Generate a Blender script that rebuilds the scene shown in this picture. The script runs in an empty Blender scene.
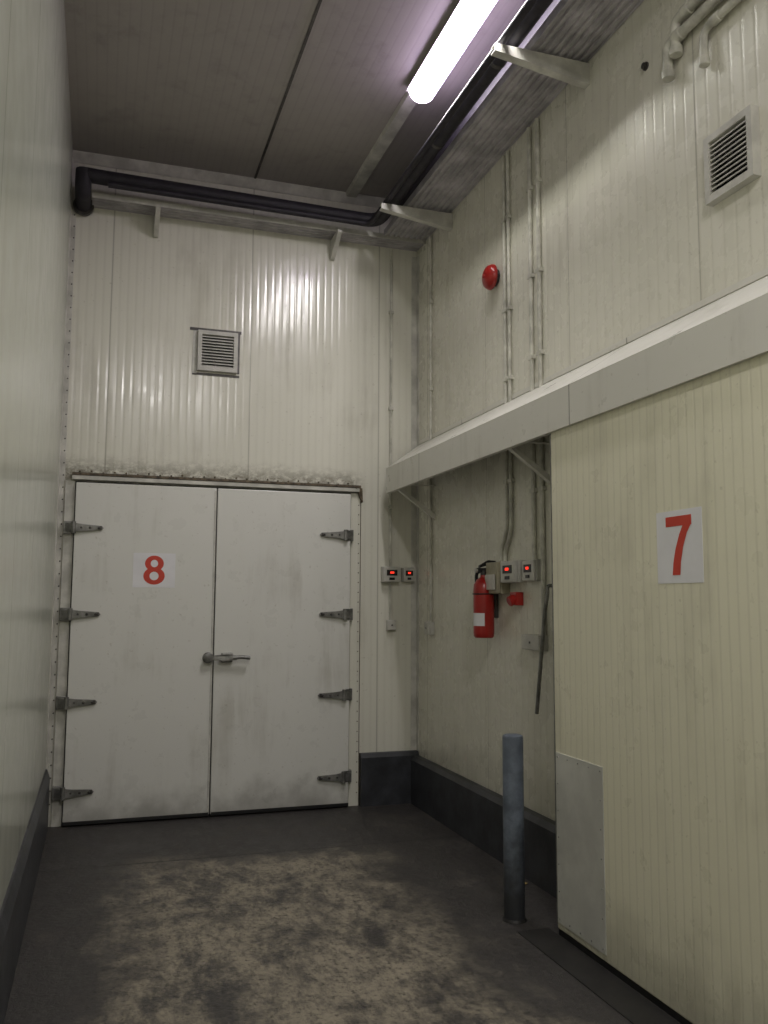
import bpy, bmesh, math, random
from mathutils import Vector, Matrix
random.seed(4)
SC=bpy.context.scene
COL=bpy.context.collection
try:
    SC.view_settings.view_transform='Standard'
except Exception: pass

# ------------------------------------------------------------------ materials
class NT:
    def __init__(s,name):
        s.m=bpy.data.materials.new(name); s.m.use_nodes=True
        s.t=s.m.node_tree; s.n=s.t.nodes; s.b=s.n['Principled BSDF']
        s.tc=s.n.new('ShaderNodeTexCoord')
    def link(s,a,b): s.t.links.new(a,b)
    def math(s,op,a,b=None,c=None,clamp=False):
        k=s.n.new('ShaderNodeMath'); k.operation=op; k.use_clamp=clamp
        for i,v in enumerate((a,b,c)):
            if v is None: continue
            if isinstance(v,(int,float)): k.inputs[i].default_value=v
            else: s.link(v,k.inputs[i])
        return k.outputs[0]
    def noise(s,scale,detail=4,rough=.55,stretch=(1,1,1),dist=0,off=(0,0,0)):
        mp=s.n.new('ShaderNodeMapping'); mp.inputs['Scale'].default_value=stretch; mp.inputs['Location'].default_value=off
        s.link(s.tc.outputs['Object'],mp.inputs['Vector'])
        k=s.n.new('ShaderNodeTexNoise'); k.inputs['Scale'].default_value=scale; k.inputs['Detail'].default_value=detail
        k.inputs['Roughness'].default_value=rough; k.inputs['Distortion'].default_value=dist
        s.link(mp.outputs[0],k.inputs['Vector']); return k.outputs['Fac']
    def xyz(s):
        k=s.n.new('ShaderNodeSeparateXYZ'); s.link(s.tc.outputs['Object'],k.inputs[0]); return k.outputs
    def rng(s,v,a,b,c=0.,d=1.,smooth=True):
        k=s.n.new('ShaderNodeMapRange'); k.interpolation_type='SMOOTHSTEP' if smooth else 'LINEAR'
        s.link(v,k.inputs['Value'])
        for i,x in zip(('From Min','From Max','To Min','To Max'),(a,b,c,d)): k.inputs[i].default_value=x
        return k.outputs['Result']
    def mix(s,fac,a,b,mode='MIX'):
        k=s.n.new('ShaderNodeMix'); k.data_type='RGBA'; k.blend_type=mode
        for i,v in ((0,fac),(6,a),(7,b)):
            if isinstance(v,(int,float)): k.inputs[i].default_value=v
            elif isinstance(v,tuple): k.inputs[i].default_value=(*v,1)
            else: s.link(v,k.inputs[i])
        return k.outputs[2]
    def bump(s,h,dist,strength=1.,prev=None):
        k=s.n.new('ShaderNodeBump'); k.inputs['Distance'].default_value=dist; k.inputs['Strength'].default_value=strength
        s.link(h,k.inputs['Height'])
        if prev is not None: s.link(prev,k.inputs['Normal'])
        return k.outputs[0]
    def out(s,col=None,rough=None,norm=None,metal=0.):
        for nm,v in (('Base Color',col),('Roughness',rough),('Metallic',metal),('Normal',norm)):
            if v is None: continue
            if isinstance(v,(int,float)): s.b.inputs[nm].default_value=v
            elif isinstance(v,tuple): s.b.inputs[nm].default_value=(*v,1)
            else: s.link(v,s.b.inputs[nm])
        return s.m

def simple(name,col,rough=.5,metal=0.,var=.25,scale=9.,bumpd=0.):
    t=NT(name); n=t.noise(scale,5,.6)
    f=t.rng(n,.3,.75)
    c=t.mix(f,tuple(x*(1-var) for x in col),tuple(min(1,x*(1+var*.4)) for x in col))
    nm=t.bump(n,bumpd) if bumpd else None
    return t.out(c,rough,nm,metal)

def panel(name,col,axis,pitch,groove=.18,gd=.002,rough=.25,wav=.01,joint=1.15,joff=0.,dirt=.35,dirtcol=(.26,.235,.175),jdark=.6,gdark=.12,wash=None,blot=1.6,rustband=None,speck=.25,rvar=1.):
    t=NT(name); X=t.xyz()[axis]
    pp=t.math('PINGPONG',t.math('ADD',X,50.),pitch/2)
    g=t.rng(pp,0.,pitch*groove,0.,1.)
    jp=t.math('PINGPONG',t.math('ADD',X,joint*40+joff),joint/2)
    j=t.rng(jp,.002,.007,0.,1.)
    st=t.noise(2.2,6,.62,(3.2,3.2,.35) if axis!=2 else (1,1,1),.3)
    bl=t.noise(blot,6,.6)
    d=t.rng(t.math('MULTIPLY',st,bl),.26,.45,0.,dirt)
    c=t.mix(d,col,dirtcol)
    if speck:
        fine=t.noise(40,3,.5)
        c=t.mix(t.rng(fine,.66,.75,0.,speck),c,(.25,.21,.14))
    c=t.mix(t.math('MULTIPLY',t.math('SUBTRACT',1.,g),gdark),c,dirtcol)
    c=t.mix(t.math('MULTIPLY',t.math('SUBTRACT',1.,j),jdark),c,(.10,.09,.07))
    z=t.xyz()[2]
    if wash:   # grime that gathers low on the panel: (height, amount)
        w=t.rng(t.math('ADD',z,t.math('MULTIPLY',t.noise(5,5,.6),.5)),.2,wash[0]+.25,wash[1],0.)
        c=t.mix(w,c,(.13,.12,.10))
    if rustband:
        zz=t.math('ADD',z,t.math('MULTIPLY',t.noise(9,6,.75,(1,1,1)),-.16))
        w=t.rng(zz,rustband[0]-.09,rustband[1]-.08,.8,0.)
        w=t.math('MULTIPLY',w,t.rng(z,2.38,2.42)); w=t.math('MULTIPLY',w,t.rng(t.xyz()[0],1.85,2.0,1.,0.))
        w=t.math('MULTIPLY',w,t.rng(t.noise(14,6,.75,(1,1,1.6)),.34,.58))
        c=t.mix(w,c,(.13,.115,.08))
    h=t.noise(1.3,2,.4,(2.2,2.2,.45))
    nm=t.bump(h,wav)
    if gd: nm=t.bump(g,gd,1.,nm)
    r=t.rng(t.noise(6,4,.6),.3,.7,rough*(1-.25*rvar),rough*(1+.4*rvar))
    return t.out(c,r,nm)

M={}
M['wall_back']=panel('insulated_panel_back',(.735,.725,.635),0,.058,groove=.3,rough=.18,gd=.0008,wav=.014,joint=1.04,dirt=.24,gdark=.06,jdark=.35,rustband=(2.45,2.62))
M['wall_right']=panel('insulated_panel_right',(.735,.72,.62),1,.075,rough=.25,gd=.0008,wav=.007,joint=1.1,joff=.27,dirt=.24,gdark=.10,jdark=.4,wash=(.75,.35))
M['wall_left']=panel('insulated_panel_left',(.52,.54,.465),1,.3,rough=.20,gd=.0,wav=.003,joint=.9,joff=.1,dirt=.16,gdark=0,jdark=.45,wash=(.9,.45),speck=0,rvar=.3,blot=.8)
M['door8']=panel('white_door_skin',(.71,.71,.665),0,3.,gd=0,rough=.33,wav=.006,joint=40,joff=11,dirt=.30,gdark=0,jdark=0,wash=(.30,.55))
M['door7']=panel('cream_door_skin',(.80,.775,.605),1,.050,groove=.2,rough=.34,gd=.0006,wav=.010,joint=40,joff=11,dirt=.24,wash=(.45,.40),gdark=.12)
M['patch']=simple('kick_plate_steel',(.64,.64,.59),.38,.1,.2,4)
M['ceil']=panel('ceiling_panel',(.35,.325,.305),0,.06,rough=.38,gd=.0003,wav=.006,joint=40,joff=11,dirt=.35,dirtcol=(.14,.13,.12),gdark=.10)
M['white']=simple('painted_steel_white',(.62,.61,.555),.38,0,.3,7)
M['canopy']=panel('canopy_sheet',(.69,.68,.615),1,30.,gd=0,rough=.36,wav=.012,joint=2.05,joff=.54-.02,dirt=.28,gdark=0,jdark=.7)
M['tray']=simple('galvanised_tray',(.50,.48,.50),.42,.2,.35,6)
M['galv']=simple('galvanised_steel',(.27,.27,.255),.40,.55,.5,14)
M['conduit']=simple('painted_conduit',(.66,.65,.57),.4,0,.35,10)
M['dark']=simple('black_insulation',(.022,.019,.028),.62,0,.5,12,.004)
M['base']=simple('dark_kerb_paint',(.045,.048,.056),.45,0,.5,6,.003)
M['black_floor']=simple('black_rubber_strip',(.016,.015,.014),.55,0,.4,9,.003)
M['darkmetal']=simple('dark_steel',(.09,.085,.08),.4,.6,.4,15)
M['rust']=simple('rusty_flashing',(.15,.115,.075),.6,.1,.75,20,.002)
M['plastic']=simple('grey_plastic',(.56,.55,.50),.4,0,.2,10)
M['plastic2']=simple('beige_plastic',(.38,.35,.25),.45,0,.3,10)
M['black']=simple('black_plastic',(.015,.015,.016),.4,0,.2)
M['red']=simple('red_paint',(.40,.020,.016),.28,0,.25,8)
M['redink']=simple('red_print',(.60,.060,.034),.6,0,.1)
M['paper']=simple('paper_white',(.80,.80,.82),.5,0,.08,4)
M['leaf']=simple('dry_scrap',(.30,.22,.08),.7)
def bollard_mat():
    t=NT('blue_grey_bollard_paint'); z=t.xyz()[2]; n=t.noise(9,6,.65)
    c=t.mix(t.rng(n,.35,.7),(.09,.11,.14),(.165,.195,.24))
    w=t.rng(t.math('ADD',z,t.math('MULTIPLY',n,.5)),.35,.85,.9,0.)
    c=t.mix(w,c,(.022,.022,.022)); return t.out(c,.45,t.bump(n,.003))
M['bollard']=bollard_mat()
def emis(name,col,st):
    m=bpy.data.materials.new(name); m.use_nodes=True; b=m.node_tree.nodes['Principled BSDF']
    b.inputs['Base Color'].default_value=(*col,1); b.inputs['Emission Color'].default_value=(*col,1); b.inputs['Emission Strength'].default_value=st
    return m
M['tube']=emis('fluorescent_diffuser',(.86,.69,1.0),13)
M['led']=emis('red_led',(1,.04,.02),1.3)

def floor_mat():
    t=NT('worn_concrete'); o=t.xyz(); x,y=o[0],o[1]
    wob=t.math('MULTIPLY',t.math('SUBTRACT',t.noise(2.2,7,.7),.5),1.1)
    xx=t.math('ADD',x,wob); yy=t.math('ADD',y,wob)
    a=t.rng(xx,.0,.35); b=t.rng(xx,1.35,1.80,1.,0.); c=t.rng(yy,5.25,5.62,1.,0.)
    mask=t.math('MULTIPLY',t.math('MULTIPLY',a,b),c)
    n1=t.noise(2.6,10,.76,(1.25,.8,1),.2); n2=t.noise(34,6,.72); n3=t.noise(10,9,.82,(1.8,.7,1),.1,(3,1,0))
    w=t.math('MULTIPLY',mask,t.rng(n1,.37,.56))
    w=t.math('MULTIPLY',w,t.rng(n3,.35,.57,.22,1.))
    w=t.math('ADD',w,t.math('MULTIPLY',t.rng(n1,.52,.68),.14),clamp=True)
    dark=t.mix(n2,(.019,.0175,.017),(.060,.055,.052))
    tan=t.mix(n2,(.15,.13,.092),(.37,.33,.25))
    col=t.mix(w,dark,tan)
    col=t.mix(t.rng(n2,.34,.46,.7,0.),col,(.018,.016,.015))
    jy=t.math('ABSOLUTE',t.math('SUBTRACT',y,5.52)); col=t.mix(t.rng(jy,.004,.014,.8,0.),col,(.012,.011,.010))
    r=t.rng(n1,.3,.7,.34,.64)
    nm=t.bump(n2,.006); nm=t.bump(n1,.010,1.,nm)
    return t.out(col,r,nm)
M['floor']=floor_mat()

# ------------------------------------------------------------------ mesh helpers
def mesh_obj(name,bm,mat,parent=None,smooth=False):
    me=bpy.data.meshes.new(name); bmesh.ops.recalc_face_normals(bm,faces=bm.faces); bm.to_mesh(me); bm.free()
    if mat: me.materials.append(M[mat] if isinstance(mat,str) else mat)
    if smooth:
        for p in me.polygons: p.use_smooth=True
    o=bpy.data.objects.new(name,me); COL.objects.link(o)
    if parent: o.parent=parent
    return o
def empty(name):
    o=bpy.data.objects.new(name,None); COL.objects.link(o); o.empty_display_size=.1; return o
def box(name,a,b,mat,parent=None,bev=0.):
    bm=bmesh.new(); bmesh.ops.create_cube(bm,size=1)
    for v in bm.verts:
        v.co=Vector([(a[i]+b[i])/2+v.co[i]*(b[i]-a[i]) for i in range(3)])
    if bev: bmesh.ops.bevel(bm,geom=bm.edges[:],offset=bev,segments=2,affect='EDGES',profile=.6)
    return mesh_obj(name,bm,mat,parent)
def poly(name,pts,ext,mat,parent=None,bev=0.):
    bm=bmesh.new(); vs=[bm.verts.new(p) for p in pts]; f=bm.faces.new(vs)
    r=bmesh.ops.extrude_face_region(bm,geom=[f]); e=Vector(ext)
    for g in r['geom']:
        if isinstance(g,bmesh.types.BMVert): g.co+=e
    bmesh.ops.recalc_face_normals(bm,faces=bm.faces)
    if bev: bmesh.ops.bevel(bm,geom=bm.edges[:],offset=bev,segments=2,affect='EDGES')
    return mesh_obj(name,bm,mat,parent)
def lathe(name,prof,origin,axis,mat,parent=None,seg=32):
    """prof: (radius, distance along axis)"""
    ax=Vector(axis).normalized(); t=Vector((0,0,1)) if abs(ax.z)<.9 else Vector((1,0,0))
    u=ax.cross(t).normalized(); v=ax.cross(u); O=Vector(origin); bm=bmesh.new(); rings=[]
    for r,h in prof:
        rings.append([bm.verts.new(O+ax*h+(u*math.cos(k*2*math.pi/seg)+v*math.sin(k*2*math.pi/seg))*max(r,1e-5)) for k in range(seg)])
    for a,b in zip(rings,rings[1:]):
        for k in range(seg): bm.faces.new((a[k],a[(k+1)%seg],b[(k+1)%seg],b[k]))
    bm.faces.new(rings[0]); bm.faces.new(rings[-1])
    o=mesh_obj(name,bm,mat,parent,True)
    m=o.modifiers.new('es','EDGE_SPLIT'); m.split_angle=math.radians(40)
    return o
def cyl(name,a,b,r,mat,parent=None,seg=24):
    a=Vector(a); b=Vector(b); L=(b-a).length; c=min(r*.12,.003)
    return lathe(name,[(r-c,0),(r,c),(r,L-c),(r-c,L)],a,b-a,mat,parent,seg)
def fillet(pts,R,n=6):
    pts=[Vector(p) for p in pts]; out=[pts[0]]
    for i in range(1,len(pts)-1):
        p=pts[i]; d0=(pts[i-1]-p); d1=(pts[i+1]-p); r=min(R,d0.length*.45,d1.length*.45)
        A=p+d0.normalized()*r; B=p+d1.normalized()*r
        for k in range(n+1):
            s=k/n; out.append(A*(1-s)**2+p*2*s*(1-s)+B*s*s)
    out.append(pts[-1]); return out
def tube(name,pts,r,mat,parent=None,R=.05):
    cu=bpy.data.curves.new(name,'CURVE'); cu.dimensions='3D'; cu.bevel_depth=r; cu.bevel_resolution=4; cu.use_fill_caps=True
    P=fillet(pts,R) if len(pts)>2 else [Vector(p) for p in pts]
    sp=cu.splines.new('POLY'); sp.points.add(len(P)-1)
    for q,p in zip(sp.points,P): q.co=(*p,1)
    sp.use_smooth=True
    cu.materials.append(M[mat]); o=bpy.data.objects.new(name,cu); COL.objects.link(o)
    if parent: o.parent=parent
    return o

# ------------------------------------------------------------------ room (metres)
XL,XR,YB,YF,H=-.31,2.41,6.57,-2.6,4.85
box('floor',(XL-.1,YF-.1,-.1),(XR+.1,YB+.1,0),'floor')
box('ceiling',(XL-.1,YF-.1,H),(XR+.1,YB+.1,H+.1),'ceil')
box('wall_back',(XL-.1,YB,0),(XR+.1,YB+.1,H),'wall_back')
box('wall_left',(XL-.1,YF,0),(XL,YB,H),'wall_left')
box('wall_right',(XR,YF,0),(XR+.1,YB,H),'wall_right')
box('wall_front',(XL-.1,YF-.1,0),(XR+.1,YF,H),'wall_right')
# kerbs
poly('baseboard_back',[(1.94,YB,0),(1.94,YB-.06,0),(1.94,YB-.06,.36),(1.94,YB-.04,.39),(1.94,YB,.39)],(XR-1.94,0,0),'base')
poly('baseboard_right',[(XR,YB-.06,0),(XR-.07,YB-.06,0),(XR-.07,YB-.06,.33),(XR-.045,YB-.06,.36),(XR,YB-.06,.36)],(0,YF-YB+.06,0),'base')
poly('baseboard_left',[(XL,YB-.08,0),(XL+.03,YB-.08,0),(XL+.03,YB-.08,.34),(XL+.01,YB-.08,.40),(XL,YB-.08,.40)],(0,YF-YB+.08,0),'base')
# ceiling seam trims
box('trim_1',(1.028,YF,H-.006),(1.046,YB,H),'darkmetal')
poly('trim_2',[(1.775,YB,H),(1.785,YB,H-.03),(1.865,YB,H-.03),(1.875,YB,H)],(0,4.98-YB,0),'white')
# ceiling / wall cove angle + corner flashings
poly('trim_3',[(XL,YB,H),(XL,YB,H-.07),(XL,YB-.01,H-.07),(XL,YB-.05,H-.01),(XL,YB-.05,H)],(XR-XL,0,0),'white')
t4=empty('trim_4')
box('angle_back',(XL,YB-.006,.0),(XL+.040,YB,H-.07),'white',t4)
box('angle_side',(XL,YB-.075,.0),(XL+.006,YB-.006,H-.07),'white',t4)
bm=bmesh.new()
for k in range(52):
    bmesh.ops.create_icosphere(bm,subdivisions=1,radius=.006,matrix=Matrix.Translation((XL+.030,YB-.007,.15+k*.088)))
mesh_obj('rivets',bm,'darkmetal',t4)
t5=empty('trim_5')
box('angle_back',(XR-.05,YB-.005,.39),(XR,YB,4.4),'white',t5)
box('angle_side',(XR-.005,YB-.05,.39),(XR,YB-.005,4.4),'white',t5)

# ------------------------------------------------------------------ door 8
d=empty('door_1')
DX0,DX1,DS,DT=-.19,1.84,.805,2.385
yF=YB-.055
for nm,a,b in (('leaf_left',DX0,DS-.004),('leaf_right',DS+.004,DX1)):
    box(nm,(a,yF,.02),(b,YB-.013,DT),'door8',d,.006)
box('jamb_left',(DX0-.075,YB-.02,0),(DX0-.008,YB,DT+.015),'white',d,.003)
box('jamb_right',(DX1+.010,YB-.02,0),(DX1+.088,YB,DT+.015),'wall_back',d,.003)
box('jamb_seal',(DX1+.090,YB-.006,0),(DX1+.098,YB,DT+.01),'rust',d)
box('gasket',(DX0-.007,YB-.012,.0),(DX1+.009,YB-.001,DT+.012),'black',d)
box('head_flashing',(DX0-.03,YB-.06,DT+.02),(DX1+.07,YB,DT+.05),'white',d,.003)
box('head_flashing_lip',(DX0-.03,YB-.066,DT+.051),(DX1+.08,YB-.0,DT+.070),'rust',d,.002)
poly('head_flashing_tab',[(DX1+.02,YB-.062,DT+.06),(DX1+.095,YB-.05,DT+.05),(DX1+.10,YB-.05,DT-.06),(DX1+.075,YB-.055,DT-.02),(DX1+.06,YB-.06,DT+.03)],(0,.045,0),'rust',d)
bm=bmesh.new()
for k in range(26):
    bmesh.ops.create_icosphere(bm,subdivisions=1,radius=.008,matrix=Matrix.Translation((DX0+.02+k*.08,YB-.004,DT+.085+.006*math.sin(k*2.3))))
for k in range(30):
    bmesh.ops.create_icosphere(bm,subdivisions=1,radius=.005,matrix=Matrix.Translation((DX1+.075,YB-.021,.1+k*.076)))
mesh_obj('rivets',bm,'rust',d)
box('meeting_strip',(DS-.02,yF-.004,.04),(DS-.006,yF,DT-.02),'white',d,.001)
box('bottom_seal_left',(DX0,yF-.003,.012),(DS-.01,yF+.01,.035),'black',d)
box('bottom_seal_right',(DS+.01,yF-.003,.012),(DX1,yF+.01,.035),'black',d)
def hinge(i,x,z,sg):
    e=empty('hinge_%d'%i); e.parent=d
    X=lambda v: x+sg*v
    y=yF
    box('base_plate',(min(X(-.01),X(.055)),y+.0,z-.045),(max(X(-.01),X(.055)),YB-.018,z+.045),'galv',e,.004)
    cyl('knuckle',(X(.06),y-.022,z-.042),(X(.06),y-.022,z+.042),.016,'galv',e,16)
    poly('lug',[(X(0),y-.001,z-.032),(X(.06),y-.03,z-.028),(X(.06),y-.03,z+.028),(X(0),y-.001,z+.032)],(0,.02,0),'galv',e)
    poly('strap',[(X(.065),y-.028,z-.032),(X(.12),y-.026,z-.024),(X(.25),y-.014,z-.015),(X(.262),y-.014,z),(X(.25),y-.014,z+.015),(X(.12),y-.026,z+.024),(X(.065),y-.028,z+.032)],(0,.013,0),'galv',e)
    box('strap_foot',(min(X(.1),X(.25)),y-.016,z-.013),(max(X(.1),X(.25)),y,z+.013),'darkmetal',e)
    for q in (.11,.17,.23): lathe('bolt',[(.009,0),(.009,.005),(.004,.009)],(X(q),y-.02,z),(0,-1,0),'darkmetal',e,10)
i=0
for z in (2.06,1.45,.84,.23):
    i+=1; hinge(i,DX0-.065,z,1)
    i+=1; hinge(i,DX1+.015,z,-1)
h=empty('latch_handle'); h.parent=d
lathe('rose',[(.036,0),(.040,.008),(.032,.016),(.024,.022),(.02,.045)],(.765,yF,1.135),(0,-1,0),'galv',h,24)
lathe('ring',[(.026,0),(.034,.004),(.034,.014),(.026,.018)],(.765,yF-.038,1.135),(0,-1,0),'galv',h,24)
poly('arm',[(.77,yF-.05,1.12),(.88,yF-.062,1.112),(.97,yF-.062,1.118),(.97,yF-.062,1.15),(.88,yF-.062,1.158),(.77,yF-.05,1.15)],(0,.018,0),'galv',h,.003)
box('keeper',(.86,yF-.045,1.10),(.94,yF,1.17),'galv',h,.008)
tube('grip',[(.94,yF-.055,1.135),(1.0,yF-.062,1.14),(1.065,yF-.06,1.132)],.014,'galv',h,.02)

# ------------------------------------------------------------------ door 7
d7=empty('door_2'); X7=2.10
box('leaf',(X7,-1.6,.03),(X7+.1,3.80,2.5),'door7',d7,.006)
box('leading_edge',(X7+.002,3.801,.04),(X7+.085,3.812,2.48),'galv',d7,.003)
box('kick_plate',(X7-.004,3.38,.06),(X7,3.79,.84),'patch',d7,.0015)
bm=bmesh.new()
for yy,zz in [(3.40+.37*k/4,q) for k in range(5) for q in (.08,.82)]+[(q,.08+.74*k/6) for k in range(1,6) for q in (3.40,3.77)]:
    bmesh.ops.create_icosphere(bm,subdivisions=1,radius=.0035,matrix=Matrix.Translation((X7-.005,yy,zz)))
mesh_obj('kick_plate_rivets',bm,'galv',d7)
box('bottom_seal',(X7+.005,-1.6,.0),(X7+.095,3.80,.03),'black',d7)
for yy in (3.3,1.5,0.):
    box('hanger',(X7+.03,yy-.06,2.5),(X7+.07,yy+.06,2.53),'galv',d7,.003)
box('guide_rail',(X7+.01,-2.4,2.53),(X7+.09,6.3,2.565),'galv',d7,.003)

# pull bar beside sliding door
b=empty('door_pull_bar')
tube('bar',[(XR-.05,4.33,1.60),(XR-.06,4.345,1.50),(XR-.06,4.45,.95),(XR-.06,4.455,.93)],.011,'galv',b,.03)
tube('hook',[(XR,4.33,1.64),(XR-.05,4.33,1.645),(XR-.05,4.33,1.59)],.010,'galv',b,.03)
lathe('wall_plate',[(.03,0),(.03,.006),(.02,.01)],(XR,4.33,1.64),(-1,0,0),'galv',b,16)

# ------------------------------------------------------------------ canopy
c=empty('door_canopy'); XC=2.08
y0,y1=YF,6.36
poly('sloped_sheet',[(XR,y1+.15,2.81),(XR,y1+.15,2.795),(XC+.004,y1,2.565),(XC,y1,2.58)],(0,y0-y1,0),'canopy',c)
box('fascia',(XC,y0,2.385),(XC+.008,y1,2.578),'canopy',c)
box('fascia_return',(XC+.008,y0,2.385),(XC+.03,y1,2.391),'canopy',c)
box('wall_flange',(XR-.006,y0,2.812),(XR,y1+.15,2.84),'canopy',c)
poly('end_cheek',[(XR,y1-.0,2.79),(XC+.008,y1-.0,2.565),(XC+.008,y1-.0,2.395),(XR,y1,2.70)],(0,-.006,0),'canopy',c)
def brace(yy,i):
    poly('brace_%d'%i,[(XC+.01,yy,2.40),(XC+.01,yy,2.43),(XR,yy,2.21),(XR,yy,2.17)],(0,.035,0),'canopy',c)
    box('brace_top_%d'%i,(XC+.01,yy,2.43),(XR,yy+.035,2.435),'canopy',c)
brace(4.26,1); brace(6.15,2)

# ------------------------------------------------------------------ signs
s8=empty('number_sign')
box('sheet',(.218,yF-.0015,1.642),(.514,yF,1.890),'paper',s8)
def ring8(cx,cz,rx,rz,tx,tz,dy,nm):
    bm=bmesh.new(); n=40; A=[];B=[]
    for k in range(n):
        q=2*math.pi*k/n
        A.append(bm.verts.new((cx+rx*math.cos(q),yF-.0024-dy,cz+rz*math.sin(q))))
        B.append(bm.verts.new((cx+(rx-tx)*math.cos(q),yF-.0024-dy,cz+(rz-tz)*math.sin(q))))
    for k in range(n): bm.faces.new((A[k],A[(k+1)%n],B[(k+1)%n],B[k]))
    mesh_obj(nm,bm,'redink',s8)
ring8(.366,1.815,.066,.057,.040,.030,.0,'numeral_8_upper_bowl')
ring8(.366,1.725,.075,.062,.043,.031,.0004,'numeral_8_lower_bowl')
s7=empty('number_sign')
box('sheet',(X7-.0015,2.675,1.625),(X7,2.95,1.905),'paper',s7)
# numeral 7: bar strip and curved leg strip (reading direction is -Y on this wall)
def strip(nm,rows,dx):
    bm=bmesh.new(); R=[[bm.verts.new((X7-.0024-dx,2.812-u,1.768+v)) for u,v in r] for r in rows]
    for p,q in zip(R,R[1:]): bm.faces.new((p[0],p[1],q[1],q[0]))
    mesh_obj(nm,bm,'redink',s7)
strip('numeral_7_bar',[((-.078,.114),(-.078,.076)),((.078,.114),(.078,.076))],0)
strip('numeral_7_leg',[((.028,.080),(.078,.082)),((.004,.042),(.050,.046)),((-.020,-.010),(.026,-.006)),((-.036,-.066),(.010,-.064)),((-.042,-.112),(.005,-.112))],.0003)

# ------------------------------------------------------------------ vents
def vent(c0,w,hh,facing):
    e=empty('air_vent_grille'); fr=.03; dp=.04
    def bx(n,u0,u1,z0,z1,d0,d1,mat,bev=.003):
        if facing=='Y': return box(n,(c0[0]+u0,YB-d1,c0[1]+z0),(c0[0]+u1,YB-d0,c0[1]+z1),mat,e,bev)
        return box(n,(XR-d1,c0[0]+u0,c0[1]+z0),(XR-d0,c0[0]+u1,c0[1]+z1),mat,e,bev)
    bx('back',-w/2+fr,w/2-fr,-hh/2+fr,hh/2-fr,0,.004,'black',0)
    bx('frame_left',-w/2,-w/2+fr,-hh/2,hh/2,0,dp,'plastic',0); bx('frame_right',w/2-fr,w/2,-hh/2,hh/2,0,dp,'plastic',0)
    bx('frame_top',-w/2+fr,w/2-fr,hh/2-fr,hh/2,0,dp,'plastic',0); bx('frame_bottom',-w/2+fr,w/2-fr,-hh/2,-hh/2+fr,0,dp,'plastic',0)
    n=11
    for k in range(n):
        z=c0[1]-hh/2+fr+(k+.5)*(hh-2*fr)/n; a=c0[0]-w/2+fr
        if facing=='Y':
            poly('slat_%d'%k,[(a,YB-.006,z+.012),(a,YB-.034,z-.004),(a,YB-.034,z-.010),(a,YB-.006,z+.004)],(w-2*fr,0,0),'plastic',e)
        else:
            poly('slat_%d'%k,[(XR-.006,a,z+.012),(XR-.034,a,z-.004),(XR-.034,a,z-.010),(XR-.006,a,z+.004)],(0,w-2*fr,0),'plastic',e)
    return e
v=vent((.785,3.435),.30,.31,'Y')
box('sealant_top',(.575,YB-.004,3.594),(.965,YB,3.616),'darkmetal',v); box('sealant_left',(.60,YB-.006,3.26),(.632,YB,3.592),'white',v)
box('sealant_right',(.94,YB-.004,3.28),(.955,YB,3.594),'darkmetal',v); box('sealant_bottom',(.60,YB-.004,3.250),(.955,YB,3.268),'darkmetal',v)
vent((2.79,3.365),.285,.29,'X')

# ------------------------------------------------------------------ alarm bell
a=empty('alarm_bell')
cyl('mount',(XR,5.05,3.675),(XR-.035,5.05,3.675),.055,'black',a)
lathe('gong',[(.080,0),(.084,.006),(.082,.02),(.070,.042),(.045,.056),(.015,.062),(.012,.07),(.004,.072)],(XR-.03,5.05,3.675),(-1,0,0),'red',a,36)

# ------------------------------------------------------------------ fire extinguisher
e=empty('fire_extinguisher')
ex,ey=2.315,5.08
box('wall_bracket',(ex+.067,ey-.02,1.45),(XR,ey+.02,1.72),'darkmetal',e,.003)
lathe('cylinder_body',[(.0,1.325),(.055,1.325),(.064,1.335),(.066,1.36),(.066,1.62),(.062,1.66),(.045,1.69),(.022,1.705),(.02,1.72)],(ex,ey,0),(0,0,1),'red',e,36)
bm=bmesh.new(); L=[]
for k in range(13):
    an=math.radians(180+(-40+k*80/12)+30); L.append([bm.verts.new((ex+.0675*math.cos(an),ey+.0675*math.sin(an),z)) for z in (1.40,1.48)])
for p,q in zip(L,L[1:]): bm.faces.new((p[0],q[0],q[1],p[1]))
mesh_obj('printed_label',bm,'paper',e)
cyl('valve',(ex,ey,1.715),(ex,ey,1.755),.02,'darkmetal',e)
box('valve_head',(ex-.05,ey-.015,1.74),(ex+.03,ey+.015,1.765),'black',e,.004)
poly('lever_upper',[(ex-.03,ey-.012,1.765),(ex-.03,ey-.012,1.78),(ex+.03,ey-.012,1.815),(ex+.08,ey-.012,1.812),(ex+.08,ey-.012,1.80)],(0,.024,0),'black',e)
lathe('gauge',[(.016,0),(.016,.012),(.010,.014)],(ex-.045,ey,1.75),(-1,0,0),'plastic',e,16)
tube('hose',[(ex,ey+.015,1.745),(ex-.01,ey+.09,1.74),(ex-.01,ey+.085,1.60),(ex-.01,ey+.072,1.42)],.011,'black',e,.06)
cyl('nozzle',(ex-.01,ey+.080,1.44),(ex-.01,ey+.079,1.37),.013,'black',e,16)
tube('strap',[(ex+.068*math.cos(q),ey+.068*math.sin(q),1.60) for q in [k*2*math.pi/20 for k in range(21)]],.004,'black',e,.001)

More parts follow.
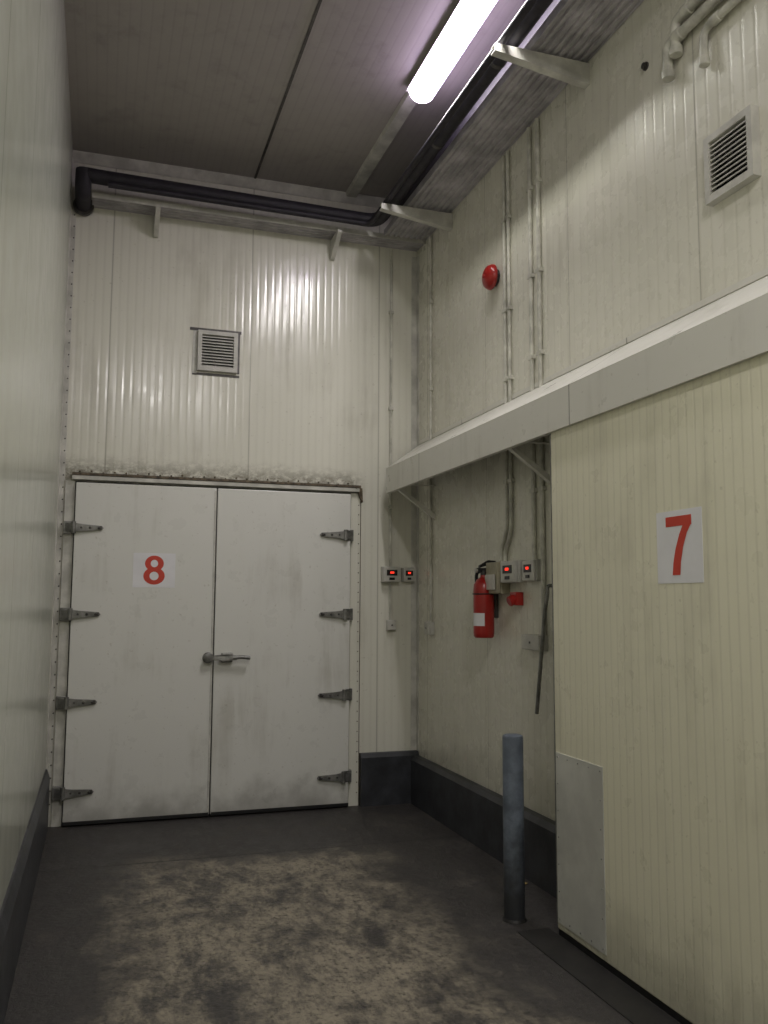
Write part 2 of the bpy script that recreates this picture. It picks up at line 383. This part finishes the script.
# ------------------------------------------------------------------ boxes
def ctrl(name,x0,x1,z0,z1,facing,dp=.07,mat='plastic',disp=True):
    e=empty(name); m=(x0+x1)/2
    if facing=='Y':
        B=lambda n,a,b,c,dd,d0,d1,mt,bv=.004: box(n,(a,YB-d1,c),(b,YB-d0,dd),mt,e,bv)
    else:
        B=lambda n,a,b,c,dd,d0,d1,mt,bv=.004: box(n,(XR-d1,a,c),(XR-d0,b,dd),mt,e,bv)
    w=x1-x0; hh=z1-z0
    B('housing',x0,x1,z0,z1,0,dp*.7,mat,.006); B('lid',x0+.003,x1-.003,z0+.003,z1-.003,dp*.7,dp,mat,.006)
    if disp:
        B('display',x0+w*.2,x1-w*.2,z0+hh*.42,z0+hh*.78,dp,dp+.003,'black',0)
        B('led_digits',m-w*.11,m+w*.11,z0+hh*.55,z0+hh*.67,dp+.003,dp+.0045,'led',0)
        B('button',m-w*.15,m+w*.15,z0+hh*.15,z0+hh*.3,dp,dp+.004,'black',0)
    else:
        B('cover_screw',m-.006,m+.006,z0+hh*.5-.006,z0+hh*.5+.006,dp,dp+.003,'darkmetal',0)
    return e
ctrl('temperature_display',2.105,2.25,1.70,1.825,'Y')
ctrl('temperature_display',2.275,2.375,1.705,1.82,'Y',.06)
ctrl('switch_box',2.15,2.225,1.325,1.405,'Y',.045,'plastic',False)
ctrl('junction_box',6.18,6.28,1.30,1.40,'X',.05,'plastic',False)
ctrl('temperature_controller',4.67,4.87,1.665,1.80,'X',.08)
ctrl('temperature_controller',4.47,4.62,1.67,1.795,'X',.06)
ctrl('junction_box',4.42,4.64,1.275,1.365,'X',.06,'plastic',False)
sb=ctrl('socket_box',4.89,5.06,1.60,1.80,'X',.09,'plastic2',False)
box('flap',(XR-.105,4.91,1.625),(XR-.093,5.04,1.72),'plastic',sb,.004)
rp=empty('red_power_socket')
box('base',(XR-.05,4.715,1.53),(XR,4.80,1.61),'red',rp,.005)
lathe('inlet',[(.032,0),(.032,.03),(.027,.035)],(XR-.045,4.757,1.565),(-1,-.0,-.45),'red',rp,20)

# ------------------------------------------------------------------ conduits
def conduit(pts,r,clips=(),nm='electrical_conduit'):
    e=empty(nm); tube('pipe',pts,r,'conduit',e,.06)
    for p,ax in clips:
        if ax=='X': box('clip',(XR-.028,p[0]-r*1.9,p[1]-.012),(XR,p[0]+r*1.9,p[1]+.012),'conduit',e,.002)
        else: box('clip',(p[0]-r*1.9,YB-.028,p[1]-.012),(p[0]+r*1.9,YB,p[1]+.012),'conduit',e,.002)
xw=XR-.015; yw=YB-.015
conduit([(2.18,yw,4.43),(2.18,yw,1.825)],.010,[((2.18,z),'Y') for z in (3.9,3.1,2.3)],'control_cable_conduit')
conduit([(2.18,yw,1.70),(2.18,yw,1.405)],.009,(),'control_cable_conduit')
conduit([(xw,6.22,4.44),(xw,6.22,1.40)],.010,[((6.22,z),'X') for z in (3.9,3.2,2.2)])
conduit([(xw,4.90,4.44),(xw,4.90,2.0),(xw,4.98,1.88),(xw,4.98,1.80)],.012,[((4.90,z),'X') for z in (4.0,3.4,2.95,2.3)])
conduit([(xw,4.84,4.44),(xw,4.84,1.98),(xw,4.93,1.86),(xw,4.93,1.80)],.012,[((4.84,z),'X') for z in (4.0,3.4,2.95,2.3)])
conduit([(xw,4.545,4.44),(xw,4.545,1.795)],.014,[((4.545,z),'X') for z in (4.05,3.5,3.0,2.2)])
conduit([(xw,4.44,4.44),(xw,4.44,1.365)],.014,[((4.44,z),'X') for z in (4.05,3.5,3.0,2.2)])

# ------------------------------------------------------------------ trays and pipes under the ceiling
def corr(name,u0,u1,v0,v1,z,along,n,ct):
    bm=bmesh.new(); prof=[]; w=(u1-u0)/n
    for k in range(n):
        a=u0+k*w; prof+= [(a,z),(a+w*.35,z),(a+w*.5,z+.012),(a+w*.85,z+.012)]
    prof.append((u1,z)); rows=[]
    for vv in (v0,v1):
        rows.append([bm.verts.new((p[0],vv,p[1]) if along=='Y' else (vv,p[0],p[1])) for p in prof])
    for k in range(len(prof)-1): bm.faces.new((rows[0][k],rows[0][k+1],rows[1][k+1],rows[1][k]))
    o=mesh_obj(name,bm,'tray',ct); m=o.modifiers.new('s','SOLIDIFY'); m.thickness=.002; return o
ct=empty('cable_tray')
corr('deck',2.055,XR-.003,YF+.01,YB-.21,4.46,'Y',8,ct)
box('lip',(2.05,YF+.01,4.447),(2.054,YB-.21,4.50),'tray',ct)
# added dark box on the tray, hides the brightly lit wall strip above it
box('dark_cover',(2.13,YF+.01,4.478),(XR-.004,YB-.25,H-.012),'dark',ct,.02)
cb=empty('pipe_shelf')
corr('deck',YB-.2,YB-.003,XL+.15,XR-.003,4.45,'X',4,cb)
box('lip',(XL+.15,YB-.206,4.437),(XR-.003,YB-.2,4.475),'white',cb)
for k,yy in enumerate((5.80,3.87,1.9,0.)):
    br=empty('pipe_support_bracket')
    poly('arm',[(XR,yy,4.440),(XR,yy,4.325),(1.85,yy,4.405),(1.85,yy,4.440)],(0,.006,0),'white',br)
    box('flange',(1.85,yy,4.440),(XR,yy+.05,4.446),'white',br)
    poly('foot',[(XR,yy+.006,4.333),(XR,yy+.006,4.325),(1.85,yy+.006,4.405),(1.85,yy+.006,4.413)],(0,.045,0),'white',br)
for k,xx in enumerate((.285,1.66)):
    br=empty('shelf_bracket')
    poly('arm',[(xx,YB,4.435),(xx,YB,4.28),(xx,YB-.03,4.28),(xx,YB-.25,4.415),(xx,YB-.25,4.435)],(.035,0,0),'white',br)
pp=empty('insulated_refrigerant_pipe')
tube('main_pipe',[(-.22,6.30,4.52),(-.22,6.30,4.57),(-.12,6.30,4.565),(1.98,6.30,4.535),(1.98,YF,4.535)],.052,'dark',pp,.12)
tube('small_pipe',[(-.05,6.24,4.49),(1.90,6.24,4.475),(1.90,YF,4.475)],.021,'dark',pp,.10)
tube('end_elbow',[(-.22,6.30,4.60),(-.22,6.30,4.46),(-.22,YB,4.44)],.056,'dark',pp,.08)
lathe('flange',[(.070,0),(.074,.004),(.074,.03),(.070,.034)],(-.22,YB-.05,4.44),(0,1,0),'darkmetal',pp,20)
for k in range(9):
    yy=5.9-k*.9; cyl('band_%d'%k,(1.98,yy,4.535),(1.98,yy+.03,4.535),.055,'darkmetal',pp)

pv=empty('drain_pipe_run')
for k,(z,r,ys,off) in enumerate(((4.16,.024,3.10,.035),(4.08,.024,3.16,.035),(4.00,.018,2.92,.03))):
    x=XR-off
    tube('pipe_%d'%k,[(x,ys,z-.13),(x,ys,z),(x,-.5,z)],r,'conduit',pv,.05)
    cyl('elbow_collar_%d'%k,(x,ys-.06,z),(x,ys-.11,z),r+.005,'conduit',pv)
    cyl('tee_collar_%d'%k,(x,2.72-.07*k,z),(x,2.66-.07*k,z),r+.005,'conduit',pv)
    cyl('end_cap_%d'%k,(x,ys,z-.12),(x,ys,z-.16),r+.005,'conduit',pv)
    for yy in (2.5,1.4): box('pipe_clip',(x-r-.004,yy,z-.008),(XR,yy+.02,z+.008),'galv',pv,.002)
ps_=empty('pipe_stub')
lathe('stub',[(.02,0),(.02,.008),(.015,.01),(.015,.02),(.008,.024)],(XR,3.37,4.12),(-1,0,0),'darkmetal',ps_,20)

# ------------------------------------------------------------------ lights
def fixture(y0,y1,xc,en):
    e=empty('fluorescent_light')
    poly('housing',[(xc-.07,y0,H),(xc-.09,y0,H-.05),(xc+.09,y0,H-.05),(xc+.07,y0,H)],(0,y1-y0,0),'white',e)
    n=16; bm=bmesh.new(); R=[]
    for yy,sc in ((y0,.55),(y0+.015,.85),(y0+.04,1.),(y1-.04,1.),(y1-.015,.85),(y1,.55)):
        R.append([bm.verts.new((xc+.088*sc*math.cos(math.pi*k/n),yy,H-.05-.085*sc*math.sin(math.pi*k/n))) for k in range(n+1)])
    for a,b_ in zip(R,R[1:]):
        for k in range(n): bm.faces.new((a[k],a[k+1],b_[k+1],b_[k]))
    bm.faces.new(R[0]); bm.faces.new(R[-1])
    mesh_obj('diffuser',bm,'tube',e,True)
    L=bpy.data.lights.new('lamp','AREA'); L.shape='RECTANGLE'; L.size=.15; L.size_y=y1-y0-.1; L.energy=en; L.color=(1.0,.98,.91)
    o=bpy.data.objects.new('lamp',L); o.location=(xc,(y0+y1)/2,H-.14); COL.objects.link(o); o.parent=e
fixture(3.45,4.97,1.835,44); fixture(-.9,.6,.75,78)

# ------------------------------------------------------------------ bollard
bo=empty('bollard')
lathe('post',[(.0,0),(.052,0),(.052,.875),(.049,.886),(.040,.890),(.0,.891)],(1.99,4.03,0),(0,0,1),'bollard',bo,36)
lathe('base_weld',[(.060,0),(.058,.006),(.0525,.014)],(1.99,4.03,0),(0,0,1),'black_floor',bo,36)

box('trim_6',(1.93,-2.4,0),(2.095,3.88,.005),'black_floor',None,.002)
bm=bmesh.new()
vs=[bm.verts.new(p) for p in ((2.25,4.50,.002),(2.29,4.48,.010),(2.31,4.51,.003),(2.28,4.54,.011),(2.25,4.53,.003))]
bm.faces.new(vs); o=mesh_obj('litter_scrap',bm,'leaf'); m=o.modifiers.new('s','SOLIDIFY'); m.thickness=.002

w=bpy.data.worlds.new('world'); SC.world=w; w.use_nodes=True
w.node_tree.nodes['Background'].inputs[0].default_value=(.5,.5,.55,1); w.node_tree.nodes['Background'].inputs[1].default_value=.02

# put each top-level empty at the middle of its parts
bpy.context.view_layer.update()
for o in [o for o in COL.objects if o.type=='EMPTY' and o.parent is None]:
    pts=[]
    for ch in o.children_recursive:
        if ch.type in {'MESH','CURVE'}: pts+=[ch.matrix_world@Vector(q) for q in ch.bound_box]
    if not pts: continue
    cc=Vector([(min(p[i] for p in pts)+max(p[i] for p in pts))/2 for i in range(3)])
    o.location=cc
    for ch in o.children: ch.matrix_parent_inverse=Matrix.Translation(-cc)

# ------------------------------------------------------------------ camera
f=870.0; s=-0.005; th=math.atan(0.1028); ps=math.atan(0.3243)
cam=bpy.data.cameras.new('camera'); co=bpy.data.objects.new('camera',cam); COL.objects.link(co)
R0=Vector((math.cos(ps),-math.sin(ps),0)); F0=Vector((math.sin(ps)*math.cos(th),math.cos(ps)*math.cos(th),math.sin(th))); U0=R0.cross(F0)
R=R0-U0*s; U=U0+R0*s
co.matrix_world=Matrix(((R.x,U.x,-F0.x,0),(R.y,U.y,-F0.y,0),(R.z,U.z,-F0.z,1.55),(0,0,0,1)))
cam.sensor_fit='VERTICAL'; cam.sensor_height=36; cam.lens=36*f/1024; cam.clip_start=.02
SC.camera=co
